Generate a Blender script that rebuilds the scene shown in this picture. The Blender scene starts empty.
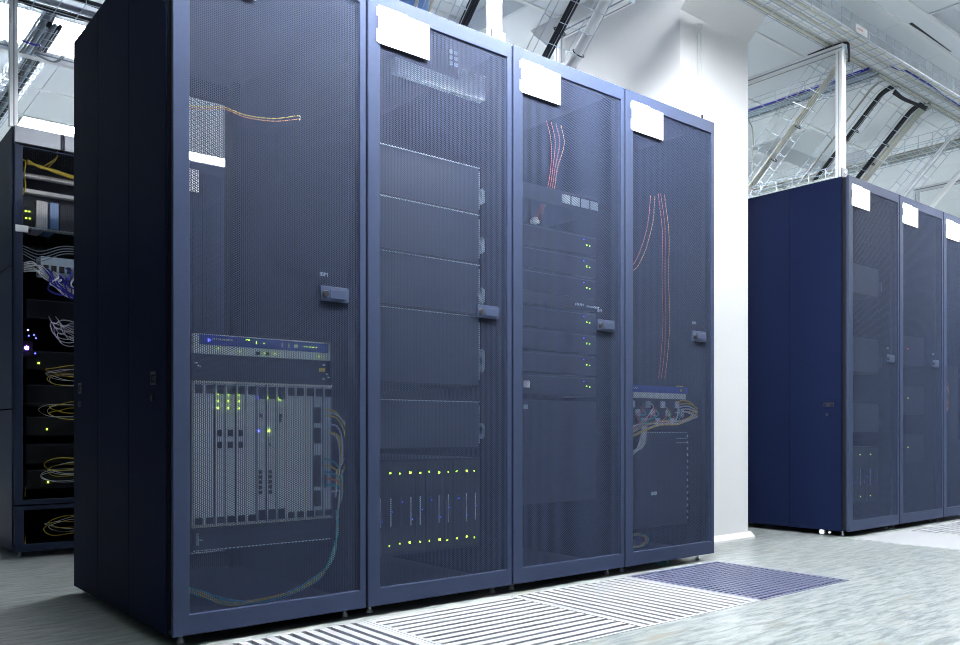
import bpy, math, random
import numpy as np
random.seed(7)
SC = bpy.context.scene
COL = SC.collection

# ------------------------------------------------------------------ materials
def mat(name, col, rough=0.5, metal=0.0, spec=0.5, emit=None, es=0.0, noise=0.0, nscale=40.0, coat=0.0):
    m = bpy.data.materials.new(name); m.use_nodes = True
    nt = m.node_tree; b = nt.nodes['Principled BSDF']
    b.inputs['Base Color'].default_value = (*col, 1)
    b.inputs['Roughness'].default_value = rough
    b.inputs['Metallic'].default_value = metal
    b.inputs['Specular IOR Level'].default_value = spec
    b.inputs['Coat Weight'].default_value = coat
    if emit:
        b.inputs['Emission Color'].default_value = (*emit, 1); b.inputs['Emission Strength'].default_value = es
    if noise:
        tc = nt.nodes.new('ShaderNodeTexCoord'); n = nt.nodes.new('ShaderNodeTexNoise')
        n.inputs['Scale'].default_value = nscale; n.inputs['Detail'].default_value = 4
        mx = nt.nodes.new('ShaderNodeMix'); mx.data_type = 'RGBA'
        mx.inputs[6].default_value = (*[c * (1 - noise) for c in col], 1)
        mx.inputs[7].default_value = (*[min(1, c * (1 + noise)) for c in col], 1)
        nt.links.new(tc.outputs['Object'], n.inputs['Vector'])
        nt.links.new(n.outputs['Fac'], mx.inputs[0]); nt.links.new(mx.outputs[2], b.inputs['Base Color'])
    return m

M = {}
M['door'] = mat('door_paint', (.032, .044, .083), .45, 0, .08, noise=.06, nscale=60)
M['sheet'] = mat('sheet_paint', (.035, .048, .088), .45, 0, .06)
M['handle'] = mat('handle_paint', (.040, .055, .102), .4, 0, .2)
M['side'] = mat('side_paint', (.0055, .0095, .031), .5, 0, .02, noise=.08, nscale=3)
M['frame'] = mat('frame_paint', (.008, .010, .017), .7, 0, .15)
M['black'] = mat('black_plastic', (.008, .009, .013), .45)
M['device'] = mat('dark_device', (.016, .020, .036), .5, 0, .25)
M['bezel'] = mat('bezel_metal', (.045, .055, .085), .45)
M['edge'] = mat('light_edge', (.60, .68, .72), .4)
M['card'] = mat('card_metal', (.72, .80, .84), .35, .0, .5)
M['cardrim'] = mat('card_rim', (.85, .80, .66), .45)
M['blue'] = mat('blue_strip', (.02, .05, .42), .4)
M['chrome'] = mat('chrome', (.75, .8, .85), .18, 1)
M['zinc'] = mat('zinc', (.62, .72, .80), .35, .6)
M['logo'] = mat('logo_grey', (.13, .155, .20), .5)
M['foot'] = mat('foot_zinc', (.80, .86, .90), .35, .2)
M['silver'] = mat('silver_strip', (.33, .35, .40), .4, .2)
M['glide'] = mat('white_glide', (.85, .87, .88), .4)
M['alu'] = mat('aluminium_profile', (.80, .81, .82), .38, .35)
M['alu_slot'] = mat('profile_slot', (.25, .28, .34), .6)
M['label'] = mat('label_paper', (.88, .88, .88), .6)
M['white'] = mat('white_paint', (.69, .69, .695), .55, noise=.015, nscale=1.5)
M['ceil'] = mat('ceiling_tile', (.82, .85, .89), .7, noise=.02, nscale=2)
M['tbar'] = mat('ceiling_bar', (.86, .88, .90), .5)
M['gap'] = mat('ceiling_gap', (.22, .25, .30), .8)
M['wire'] = mat('tray_wire', (.55, .62, .70), .35, .6)
M['pipe'] = mat('pipe_white', (.84, .86, .88), .45)
M['cream'] = mat('cable_cream', (.66, .66, .58), .5)
M['beige'] = mat('cable_beige', (.40, .39, .33), .5)
M['cblack'] = mat('cable_black', (.014, .018, .030), .45)
M['cgrey'] = mat('cable_grey', (.30, .34, .40), .5)
M['cblue'] = mat('cable_blue', (.02, .02, .40), .4)
M['cyellow'] = mat('cable_yellow', (.75, .55, .02), .45)
M['corange'] = mat('cable_orange', (.70, .25, .03), .45)
M['cred'] = mat('cable_red', (.62, .10, .06), .45)
M['cteal'] = mat('cable_teal', (.02, .42, .44), .4)
M['cwhite'] = mat('cable_white', (.80, .80, .82), .45)
M['cgreen'] = mat('cable_green', (.06, .40, .08), .45)
M['slat'] = mat('grate_slat', (.29, .30, .315), .45)
M['slatpurple'] = mat('grate_egg_crate', (.095, .105, .17), .4)
M['damper'] = mat('damper_grey', (.26, .33, .44), .6)
M['wallp'] = mat('wall_paint', (.16, .19, .25), .7)
M['led_g'] = mat('led_green', (.1, .5, .05), .4, emit=(.62, 1., .06), es=4)
M['led_b'] = mat('led_blue', (.05, .05, .6), .4, emit=(.10, .12, 1.), es=3)
M['led_v'] = mat('led_violet', (.2, .1, .9), .4, emit=(.32, .12, 1.), es=60)
M['led_w'] = mat('led_white', (.8, .8, .9), .4, emit=(.7, .8, 1.), es=3)
M['led_r'] = mat('led_red', (.8, .05, .02), .4, emit=(1., .08, .03), es=4)
M['lamp'] = mat('lamp_diffuser', (.9, .9, .9), .5, emit=(.95, .975, 1.), es=34)
M['added_lamp'] = mat('added_lamp_tube', (.9, .9, .9), .5, emit=(.95, .975, 1.), es=225)  # tube of the added light in front of the near row
M['lampoff'] = mat('lamp_diffuser_unlit', (.80, .84, .88), .25)
M['reflector'] = mat('lamp_reflector', (.80, .82, .85), .4)
M['blueglass'] = mat('blue_duct', (.14, .28, .62), .3)
M['glass'] = mat('door_glass', (.6, .65, .75), .05)
_b = M['glass'].node_tree.nodes['Principled BSDF']; _b.inputs['Transmission Weight'].default_value = 1; _b.inputs['IOR'].default_value = 1.05

# marbled vinyl floor
def floor_mat():
    m = bpy.data.materials.new('marbled_vinyl'); m.use_nodes = True
    nt = m.node_tree; b = nt.nodes['Principled BSDF']; L = nt.links
    tc = nt.nodes.new('ShaderNodeTexCoord')
    mp = nt.nodes.new('ShaderNodeMapping'); mp.inputs['Scale'].default_value = (2.6, 15, 1)
    mp.inputs['Rotation'].default_value = (0, 0, .10)
    L.new(tc.outputs['Object'], mp.inputs['Vector'])
    n1 = nt.nodes.new('ShaderNodeTexNoise'); n1.inputs['Scale'].default_value = 3.0; n1.inputs['Detail'].default_value = 9
    n1.inputs['Roughness'].default_value = .68; n1.inputs['Distortion'].default_value = .5
    n2 = nt.nodes.new('ShaderNodeTexNoise'); n2.inputs['Scale'].default_value = 1.7; n2.inputs['Detail'].default_value = 5
    n2.inputs['Distortion'].default_value = .8
    L.new(mp.outputs['Vector'], n1.inputs['Vector']); L.new(mp.outputs['Vector'], n2.inputs['Vector'])
    r1 = nt.nodes.new('ShaderNodeValToRGB'); e = r1.color_ramp.elements
    e[0].position = .36; e[0].color = (.075, .092, .095, 1)
    e[1].position = .63; e[1].color = (.285, .305, .298, 1)
    x = r1.color_ramp.elements.new(.47); x.color = (.165, .19, .192, 1)
    x = r1.color_ramp.elements.new(.53); x.color = (.225, .246, .243, 1)
    L.new(n1.outputs['Fac'], r1.inputs['Fac'])
    r2 = nt.nodes.new('ShaderNodeValToRGB'); e = r2.color_ramp.elements
    e[0].position = .60; e[0].color = (0, 0, 0, 1); e[1].position = .72; e[1].color = (1, 1, 1, 1)
    L.new(n2.outputs['Fac'], r2.inputs['Fac'])
    mx = nt.nodes.new('ShaderNodeMix'); mx.data_type = 'RGBA'
    L.new(r2.outputs['Color'], mx.inputs[0]); L.new(r1.outputs['Color'], mx.inputs[6]); mx.inputs[7].default_value = (.19, .175, .135, 1)
    # thin joints every 0.6 m
    sx = nt.nodes.new('ShaderNodeSeparateXYZ'); L.new(tc.outputs['Object'], sx.inputs[0])
    def joint(o):
        a = nt.nodes.new('ShaderNodeMath'); a.operation = 'ADD'; a.inputs[1].default_value = 60.03; L.new(o, a.inputs[0])
        d = nt.nodes.new('ShaderNodeMath'); d.operation = 'PINGPONG'; d.inputs[1].default_value = .3; L.new(a.outputs[0], d.inputs[0])
        c = nt.nodes.new('ShaderNodeMath'); c.operation = 'LESS_THAN'; c.inputs[1].default_value = .0012; L.new(d.outputs[0], c.inputs[0])
        return c.outputs[0]
    mxx = nt.nodes.new('ShaderNodeMath'); mxx.operation = 'MAXIMUM'; L.new(joint(sx.outputs[0]), mxx.inputs[0]); L.new(joint(sx.outputs[1]), mxx.inputs[1])
    sc = nt.nodes.new('ShaderNodeMath'); sc.operation = 'MULTIPLY'; sc.inputs[1].default_value = .38; L.new(mxx.outputs[0], sc.inputs[0])
    m2 = nt.nodes.new('ShaderNodeMix'); m2.data_type = 'RGBA'; L.new(sc.outputs[0], m2.inputs[0]); L.new(mx.outputs[2], m2.inputs[6]); m2.inputs[7].default_value = (.16, .13, .09, 1)
    L.new(m2.outputs[2], b.inputs['Base Color'])
    b.inputs['Roughness'].default_value = .30; b.inputs['Specular IOR Level'].default_value = .5
    bp = nt.nodes.new('ShaderNodeBump'); bp.inputs['Strength'].default_value = .05; L.new(n1.outputs['Fac'], bp.inputs['Height']); L.new(bp.outputs['Normal'], b.inputs['Normal'])
    return m
M['floor'] = floor_mat()

# ------------------------------------------------------------------ mesh collector
ORG = {}
class MB:
    def __init__(s): s.v = []; s.f = []
    def box(s, x0, x1, y0, y1, z0, z1):
        n = len(s.v)
        s.v += [(x0,y0,z0),(x1,y0,z0),(x1,y1,z0),(x0,y1,z0),(x0,y0,z1),(x1,y0,z1),(x1,y1,z1),(x0,y1,z1)]
        s.f += [tuple(n + i for i in q) for q in ((0,3,2,1),(4,5,6,7),(0,1,5,4),(1,2,6,5),(2,3,7,6),(3,0,4,7))]
        return s
    def poly_prism(s, pts, axis, a0, a1):
        # pts: outline in the two other axes (counter clockwise); axis 'x','y','z'
        n = len(s.v); k = len(pts)
        def mk(p, a):
            return {'x': (a, p[0], p[1]), 'y': (p[0], a, p[1]), 'z': (p[0], p[1], a)}[axis]
        s.v += [mk(p, a0) for p in pts] + [mk(p, a1) for p in pts]
        s.f += [tuple(n + i for i in reversed(range(k))), tuple(n + k + i for i in range(k))]
        s.f += [(n + i, n + (i + 1) % k, n + k + (i + 1) % k, n + k + i) for i in range(k)]
        return s
    def ring(s, ox0, ox1, oz0, oz1, ix0, ix1, iz0, iz1, y0, y1):
        n = len(s.v)
        for y in (y0, y1):
            s.v += [(ox0,y,oz0),(ox1,y,oz0),(ox1,y,oz1),(ox0,y,oz1),(ix0,y,iz0),(ix1,y,iz0),(ix1,y,iz1),(ix0,y,iz1)]
        for i in range(4):
            j = (i + 1) % 4
            s.f += [(n+i, n+j, n+4+j, n+4+i), (n+8+j, n+8+i, n+12+i, n+12+j), (n+j, n+i, n+8+i, n+8+j), (n+4+i, n+4+j, n+12+j, n+12+i)]
        return s
    def tube(s, pts, r, k=6, cap=True):
        P = [np.array(p, float) for p in pts]; n0 = len(s.v); up = None
        for i, p in enumerate(P):
            t = P[min(i+1, len(P)-1)] - P[max(i-1, 0)]; t /= (np.linalg.norm(t) + 1e-12)
            if up is None:
                up = np.array((0,0,1.)) if abs(t[2]) < .9 else np.array((1.,0,0))
            a = np.cross(t, up); a /= (np.linalg.norm(a) + 1e-12); up = np.cross(a, t)
            for j in range(k):
                w = 2 * math.pi * j / k
                s.v.append(tuple(p + r * (math.cos(w) * a + math.sin(w) * up)))
        for i in range(len(P) - 1):
            for j in range(k):
                a = n0 + i*k + j; b = n0 + i*k + (j+1) % k
                s.f.append((a, b, b + k, a + k))
        if cap:
            s.f.append(tuple(n0 + j for j in reversed(range(k)))); s.f.append(tuple(n0 + (len(P)-1)*k + j for j in range(k)))
        return s
    def cyl(s, x, y, z0, z1, r0, r1=None, k=12):
        r1 = r0 if r1 is None else r1; n = len(s.v)
        for z, r in ((z0, r0), (z1, r1)):
            s.v += [(x + r*math.cos(2*math.pi*j/k), y + r*math.sin(2*math.pi*j/k), z) for j in range(k)]
        s.f += [(n+j, n+(j+1)%k, n+k+(j+1)%k, n+k+j) for j in range(k)]
        s.f += [tuple(n+j for j in reversed(range(k))), tuple(n+k+j for j in range(k))]
        return s
    def ycyl(s, x, z, y0, y1, r, k=14, r1=None):
        n = len(s.v); r1 = r if r1 is None else r1
        for y, q in ((y0, r), (y1, r1)):
            s.v += [(x + q*math.cos(2*math.pi*j/k), y, z + q*math.sin(2*math.pi*j/k)) for j in range(k)]
        s.f += [(n+j, n+k+j, n+k+(j+1)%k, n+(j+1)%k) for j in range(k)]
        s.f += [tuple(n+j for j in range(k)), tuple(n+k+j for j in reversed(range(k)))]
        return s
    def build(s, name, m, parent=None, smooth=False, bevel=0.0):
        o = ORG.get(parent.name, (0,0,0)) if parent else (0,0,0)
        me = bpy.data.meshes.new(name)
        me.from_pydata([(x-o[0], y-o[1], z-o[2]) for x, y, z in s.v], [], s.f); me.update()
        me.materials.append(M[m] if isinstance(m, str) else m)
        if smooth: me.polygons.foreach_set('use_smooth', [True] * len(me.polygons))
        ob = bpy.data.objects.new(name, me); COL.objects.link(ob)
        if parent: ob.parent = parent; ORG[ob.name] = o
        if bevel:
            b = ob.modifiers.new('bevel', 'BEVEL'); b.width = bevel; b.segments = 2; b.limit_method = 'ANGLE'
        return ob

def tag(o, label=None, cat=None, group=None, kind=None):
    if label: o['label'] = label
    if cat: o['category'] = cat
    if group: o['group'] = group
    if kind: o['kind'] = kind
    return o
def thing(name, label, cat, loc=(0,0,0), group=None):
    o = bpy.data.objects.new(name, None); COL.objects.link(o); o.location = loc; o.empty_display_size = .1
    ORG[o.name] = tuple(loc); return tag(o, label, cat, group)
def solo(mb, name, m, label, cat, group=None, smooth=False, bevel=0.0):
    # one-mesh thing, origin moved to the middle of its base
    xs, ys, zs = zip(*mb.v); c = ((min(xs)+max(xs))/2, (min(ys)+max(ys))/2, min(zs))
    s = MB(); s.v = [(x-c[0], y-c[1], z-c[2]) for x, y, z in mb.v]; s.f = mb.f
    o = s.build(name, m, None, smooth, bevel); o.location = c
    return tag(o, label, cat, group)
def struct(mb, name, m, parent=None, bevel=0.0):
    o = mb.build(name, m, parent, False, bevel)
    if not parent: o['kind'] = 'structure'
    return o
def dup(root, loc, label, group=None):
    r = root.copy(); COL.objects.link(r); r.location = loc; r['label'] = label
    if group: r['group'] = group
    ORG[r.name] = tuple(loc)
    for ch in root.children:
        c = ch.copy(); COL.objects.link(c); c.parent = r; ORG[c.name] = tuple(loc)
        for g in ch.children:
            d = g.copy(); COL.objects.link(d); d.parent = c
    return r
def spline(pts, n=8):
    P = [np.array(p, float) for p in pts]; P = [2*P[0]-P[1]] + P + [2*P[-1]-P[-2]]; out = []
    for i in range(1, len(P)-2):
        for k in range(n):
            t = k / n
            out.append(.5*((2*P[i]) + (-P[i-1]+P[i+1])*t + (2*P[i-1]-5*P[i]+4*P[i+1]-P[i+2])*t*t + (-P[i-1]+3*P[i]-3*P[i+1]+P[i+2])*t**3))
    out.append(P[-2]); return [tuple(p) for p in out]
def cable(pts, r, m, label, group=None, name='network_cable', cat='cable', k=6, n=8):
    return solo(MB().tube(spline(pts, n), r, k), name, m, label, cat, group, smooth=True)

# ------------------------------------------------------------------ perforated sheet (hexagonal holes)
def perf_mesh(name, x0, x1, z0, z1, pitch=.0064, flat=.0049, thick=.0009):
    dx = pitch * math.sqrt(3) / 2
    nc = int((x1 - x0) / dx) + 3; nr = int((z1 - z0) / pitch) + 3
    R = flat / math.sqrt(3)
    ang = np.radians(np.arange(6) * 60)
    hx, hz = R*np.cos(ang), R*np.sin(ang)
    I, J = np.meshgrid(np.arange(nc), np.arange(nr), indexing='ij')
    CX = x0 + (I - .5) * dx; CZ = z0 + (J - .5) * pitch + (I % 2) * pitch / 2
    V = np.zeros((nc, nr, 6, 3)); V[..., 0] = CX[..., None] + hx; V[..., 2] = CZ[..., None] + hz
    nv = nc * nr * 6
    front = V.reshape(-1, 3).copy(); back = front.copy(); back[:, 1] = thick
    verts = np.concatenate([front, back])
    def vid(i, j, k): return (i * nr + j) * 6 + k
    quads, tris = [], []
    # facing edges: up (0,+1): edge 1-2 with 4-5 of the neighbour ; right-up ; right-down
    i, j = np.meshgrid(np.arange(nc), np.arange(nr-1), indexing='ij'); i = i.ravel(); j = j.ravel()
    quads.append(np.stack([vid(i,j,2), vid(i,j,1), vid(i,j+1,5), vid(i,j+1,4)], 1))
    i, j = np.meshgrid(np.arange(nc-1), np.arange(nr-1), indexing='ij'); i = i.ravel(); j = j.ravel()
    odd = i % 2
    ju = j + odd          # neighbour to the upper right
    ok = ju < nr
    quads.append(np.stack([vid(i,j,1), vid(i,j,0), vid(i+1,ju,4), vid(i+1,ju,3)], 1)[ok])
    jd = j + odd - 1      # neighbour to the lower right
    ok2 = jd >= 0
    quads.append(np.stack([vid(i,j,0), vid(i,j,5), vid(i+1,jd,3), vid(i+1,jd,2)], 1)[ok2])
    ok3 = ok & ok2
    tris.append(np.stack([vid(i,j,0), vid(i+1,jd,2), vid(i+1,ju,4)], 1)[ok3])
    ok4 = ok & (j + 1 < nr)
    tris.append(np.stack([vid(i,j,1), vid(i+1,ju,3), vid(i,j+1,5)], 1)[ok4])
    # walls of the holes
    i, j = np.meshgrid(np.arange(1, nc-1), np.arange(1, nr-1), indexing='ij'); i = i.ravel(); j = j.ravel()
    for k in range(6):
        a, b = vid(i,j,k), vid(i,j,(k+1) % 6)
        quads.append(np.stack([a, b, b + nv, a + nv], 1))
    Q = np.concatenate(quads); T = np.concatenate(tris)
    me = bpy.data.meshes.new(name)
    me.vertices.add(len(verts)); me.vertices.foreach_set('co', verts.ravel())
    loops = np.concatenate([Q.ravel(), T.ravel()]).astype(np.int32)
    me.loops.add(len(loops)); me.loops.foreach_set('vertex_index', loops)
    starts = np.concatenate([np.arange(len(Q)) * 4, len(Q) * 4 + np.arange(len(T)) * 3]).astype(np.int32)
    me.polygons.add(len(starts)); me.polygons.foreach_set('loop_start', starts)
    me.update(calc_edges=True); me.validate()
    return me
SHEET = perf_mesh('perforated_sheet', .049, .575, .086, 1.888)
SHEET.materials.append(M['sheet'])

# ------------------------------------------------------------------ cabinets
TOP = 1.94; D = .968
def logo(parent, x, z, size, y=-.0005):
    cu = bpy.data.curves.new('logo', 'FONT'); cu.body = 'IBM'; cu.size = size; cu.extrude = .0003; cu.space_character = 1.05
    cu.materials.append(M['logo'])
    o = bpy.data.objects.new('logo', cu); COL.objects.link(o)
    dg = bpy.context.evaluated_depsgraph_get(); me = bpy.data.meshes.new_from_object(o.evaluated_get(dg))
    bpy.data.objects.remove(o); o = bpy.data.objects.new('logo', me); COL.objects.link(o); o.parent = parent
    o.location = (x, y, z); o.rotation_euler = (math.radians(90), 0, 0)
    return o
def make_cabinet(label, loc, group, sticker=True):
    t = thing('server_cabinet', label, 'server cabinet', loc, group); X, Y0, _ = loc
    f = MB()
    f.box(X+.004, X+.596, Y0+.035, Y0+D, TOP-.012, TOP)                     # roof
    f.box(X+.004, X+.596, Y0+.035, Y0+D, .032, .042)                        # bottom
    f.box(X+.004, X+.007, Y0+.035, Y0+D, .042, TOP-.012)                    # thin liners
    f.box(X+.593, X+.596, Y0+.035, Y0+D, .042, TOP-.012)
    for x in (.010, .555):
        f.box(X+x, X+x+.035, Y0+.036, Y0+.075, .042, TOP-.012)
        f.box(X+x, X+x+.035, Y0+D-.06, Y0+D-.02, .042, TOP-.012)
    f.ring(X+.012, X+.588, .040, TOP-.006, X+.046, X+.577, .083, 1.891, Y0+.014, Y0+.035)
    f.build('frame', 'frame', t)
    d = MB().ring(X+.004, X+.596, .030, TOP, X+.049, X+.575, .086, 1.888, Y0, Y0+.014).build('door', 'door', t, bevel=.0022)
    s = bpy.data.objects.new('perforated_sheet', SHEET); COL.objects.link(s); s.parent = d; s.location = (0, .004, 0)
    h = MB()
    h.poly_prism([(X+.440,.962),(X+.530,.962),(X+.536,.968),(X+.536,1.000),(X+.530,1.006),(X+.440,1.006)], 'y', Y0-.001, Y0+.006)
    h.box(X+.472, X+.526, Y0-.003, Y0-.001, .970, .998)
    h.build('door_handle', 'handle', d, bevel=.0010)
    k = MB().ycyl(X+.456, .982, Y0-.005, Y0-.001, .0095, r1=.0115)
    k.ycyl(X+.456, .982, Y0-.007, Y0-.005, .005); k.build('lock', 'black', d)
    logo(d, .436, 1.034, .017)
    if sticker:
        L = MB(); c = Y0
        L.poly_prism([(X+.040,1.782),(X+.236,1.782),(X+.236,1.895),(X+.150,1.897),(X+.148,1.901),(X+.040,1.901)], 'y', c-.0025, c-.0008)
        L.box(X+.034, X+.041, c-.0018, c-.0008, 1.867, 1.893); L.box(X+.034, X+.041, c-.0018, c-.0008, 1.786, 1.826)
        L.build('label_plate', 'label', t)
    for x in (.045, .555):
        for y in (.058, .92):
            p = MB().cyl(X+x, Y0+y, .008, .034, .0055, k=10); p.cyl(X+x, Y0+y, .0, .009, .0105, .0085, 12)
            p.build('levelling_foot', 'foot', t, smooth=False)
    r = MB().ring(X+.006, X+.594, .034, TOP-.004, X+.049, X+.555, .10, 1.86, Y0+D, Y0+D+.02).build('rear_door', 'frame', t)
    s = bpy.data.objects.new('rear_perforated_sheet', SHEET); COL.objects.link(s); s.parent = r; s.location = (0, D+.008, 0)
    return t
def end_panel(t, loc, seams, latches, z0=.030):
    X, Y0, _ = loc
    ys = [.037] + seams + [D]
    for a, b in zip(ys[:-1], ys[1:]):
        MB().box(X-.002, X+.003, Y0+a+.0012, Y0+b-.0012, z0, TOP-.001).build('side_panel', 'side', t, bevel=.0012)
    for y, z, kd in latches:
        if kd == 'square':
            m = MB().ring(Y0+y-.022, Y0+y+.022, z-.018, z+.018, Y0+y-.016, Y0+y+.016, z-.012, z+.010, -.004, 0)
        else:
            m = MB().ring(Y0+y-.030, Y0+y+.030, z-.011, z+.011, Y0+y-.025, Y0+y+.025, z-.007, z+.005, -.004, 0)
        m.v = [(X-.002+yy, xx, zz) for xx, yy, zz in m.v]
        m.build('panel_latch', 'black', t)
        q = MB(); q.box(X-.0035, X-.002, Y0+y-.012, Y0+y+.012, z-.008, z+.006)
        q.build('latch_pull', 'device', t)
        g = MB(); g.tube([(X-.002, Y0+y+.008, z-.055), (X-.008, Y0+y+.008, z-.055)], .009, 12); g.build('keyhole', 'device', t)

GR1 = 'server cabinets of the long row'
c1 = make_cabinet('mesh-door server cabinet holding the tall card chassis, with dark side panel at the row start', (0,0,0), GR1)
c2 = dup(c1, (.6,0,0), 'mesh-door server cabinet with disk shelves and rows of green lights, second of near row', GR1)
c3 = dup(c1, (1.2,0,0), 'mesh-door server cabinet with dark servers and tiny green lights, third of the near row', GR1)
c4 = dup(c1, (1.8,0,0), 'mesh-door server cabinet holding colourful patch cables, last of the near row beside the white column', GR1)
c5 = make_cabinet('server cabinet with large plain navy side panel at the start of the far row', (3.6,0,0), GR1)
c6 = dup(c1, (4.2,0,0), 'server cabinet in the middle of the three of the far row', GR1)
c7 = dup(c1, (4.8,0,0), 'server cabinet cut by the right edge of the photo in the far row', GR1)
GR3 = 'server cabinets of the row behind the near row'
dup(c1, (.6,1.99,0), 'mesh-door server cabinet beside the left grey one, glimpsed through the near row', GR3)
dup(c1, (1.2,1.99,0), 'mesh-door server cabinet third in the row behind, hidden by the near row', GR3)
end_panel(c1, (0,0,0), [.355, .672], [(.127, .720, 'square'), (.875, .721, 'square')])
for yy,rr in ((.150,.013),(.105,.006)):
    m=MB(); m.ycyl(0,0,-.01,.01,rr,16); m.v=[(3.606+b,yy+a,.019+c) for a,b,c in m.v]; m.build('caster','glide',c5)
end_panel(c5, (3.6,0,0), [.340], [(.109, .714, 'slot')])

# ---- cabinet behind, facing the same way, seen at the left edge
LY = 1.99
lc = thing('server_cabinet', 'grey server cabinet with open wiring and silver head strip, behind the near row', 'server cabinet', (0,LY,0))
f = MB()
f.box(.004,.596,LY+.03,LY+D,1.926,1.938); f.box(.004,.596,LY+.03,LY+D,.032,.045); f.box(.590,.596,LY+.03,LY+D,.045,1.926)
f.box(.006,.030,LY+.032,LY+.07,.045,1.926); f.box(.555,.59,LY+.032,LY+.07,.045,1.926)
f.box(.006,.596,LY+D-.01,LY+D,.045,1.926)
f.build('frame','frame',lc)
for a,b in ((.030,.668),(.674,1.316),(1.322,1.938)):
    MB().box(-.003,.003,LY+.03,LY+D,a,b).build('side_panel','door',lc,bevel=.0015)
dl = MB().ring(.003,.597,.240,1.852,.036,.575,.262,1.846,LY,LY+.026).build('door','door',lc,bevel=.002)
MB().ring(.003,.597,.030,.234,.040,.575,.062,.216,LY,LY+.026).build('lower_door','door',lc,bevel=.002)
MB().box(.004,.190,LY-.004,LY+.026,1.862,1.936).build('head_strip','silver',lc,bevel=.001)
MB().box(.194,.206,LY-.002,LY+.026,1.862,1.936).build('head_strip_joint','device',lc)
MB().box(.209,.597,LY-.004,LY+.026,1.862,1.936).build('head_strip','silver',lc,bevel=.001)
MB().box(.004,.056,LY-.010,LY,1.462,1.492).build('door_latch','label',lc,bevel=.002)
SH2 = perf_mesh('perforated_sheet_upper', .038, .573, 1.485, 1.845, pitch=.009, flat=.0076)
SH2.materials.append(M['frame'])
s2 = bpy.data.objects.new('perforated_sheet', SH2); COL.objects.link(s2); s2.parent = dl; s2.location = (0,.012,0)
for x in (.035,.555):
    for y in (.06,.90):
        MB().cyl(x,LY+y,.008,.034,.0055,k=10).cyl(x,LY+y,0,.009,.0105,.0085,12).build('levelling_foot','zinc',lc)

# ------------------------------------------------------------------ equipment behind the doors
EY = .085
def led(mb, x, z, y, r=.0028):
    mb.box(x-r, x+r, y-.002, y, z-r, z+r)
# chassis with line cards
t = thing('switch_chassis', 'tall modular network chassis with fourteen light metal cards, in the first near cabinet', 'network equipment', (.305,EY,.234))
MB().box(.087,.522,EY+.012,.60,.236,.847).build('body','device',t)
MB().box(.090,.522,EY,EY+.012,.792,.847).build('header_panel','card',t,bevel=.001)
MB().poly_prism([(.107,.817),(.512,.815),(.512,.843),(.107,.845)],'y',EY-.0015,EY).build('blue_strip','blue',t)
m = MB()
for a,b,z in ((.155,.205,.834),(.145,.150,.834)): m.box(a,b,EY-.003,EY-.0015,z-.002,z+.002)
for x in (.358,.378): m.box(x-.002,x+.002,EY-.003,EY-.0015,.824,.836)
m.ycyl(.402,.830,EY-.003,EY-.0015,.006); m.build('strip_lettering','edge',t)
m = MB()
for x,z in ((.16,.808),(.30,.832),(.226,.803),(.302,.803),(.335,.803),(.48,.803),(.275,.834),(.275,.828),(.245,.838),(.25,.838),(.255,.838)): led(m,x,z,EY-.001,.0015)
for x in (.43,.44,.45,.46,.47): m.box(x-.002,x+.002,EY-.003,EY-.0015,.829,.8308)
m.build('status_light','led_g',t)
m = MB(); led(m,.134,.830,EY-.001,.004); m.build('status_light','led_b',t)
m = MB(); m.box(.275,.287,EY-.002,EY,.797,.806); m.box(.305,.317,EY-.002,EY,.797,.806); m.build('port','black',t)
MB().box(.088,.522,EY+.004,EY+.012,.722,.790).build('fan_tray','device',t)
m = MB(); m.box(.482,.492,EY+.002,EY+.004,.757,.768); m.box(.495,.503,EY+.002,EY+.004,.757,.768); m.build('warning_label','cyellow',t)
m = MB()
for x,z in ((.10,.765),(.108,.757),(.50,.778),(.51,.75),(.497,.735),(.515,.74)): m.box(x-.004,x+.004,EY+.002,EY+.004,z-.002,z+.002)
m.build('screw_head','edge',t)
MB().box(.087,.524,EY-.006,EY+.012,.7095,.7155).build('card_cage_rim','cardrim',t)
MB().box(.087,.524,EY-.004,EY+.012,.305,.3085).build('card_cage_rim','cardrim',t)
pitch = .4368/14
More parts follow.
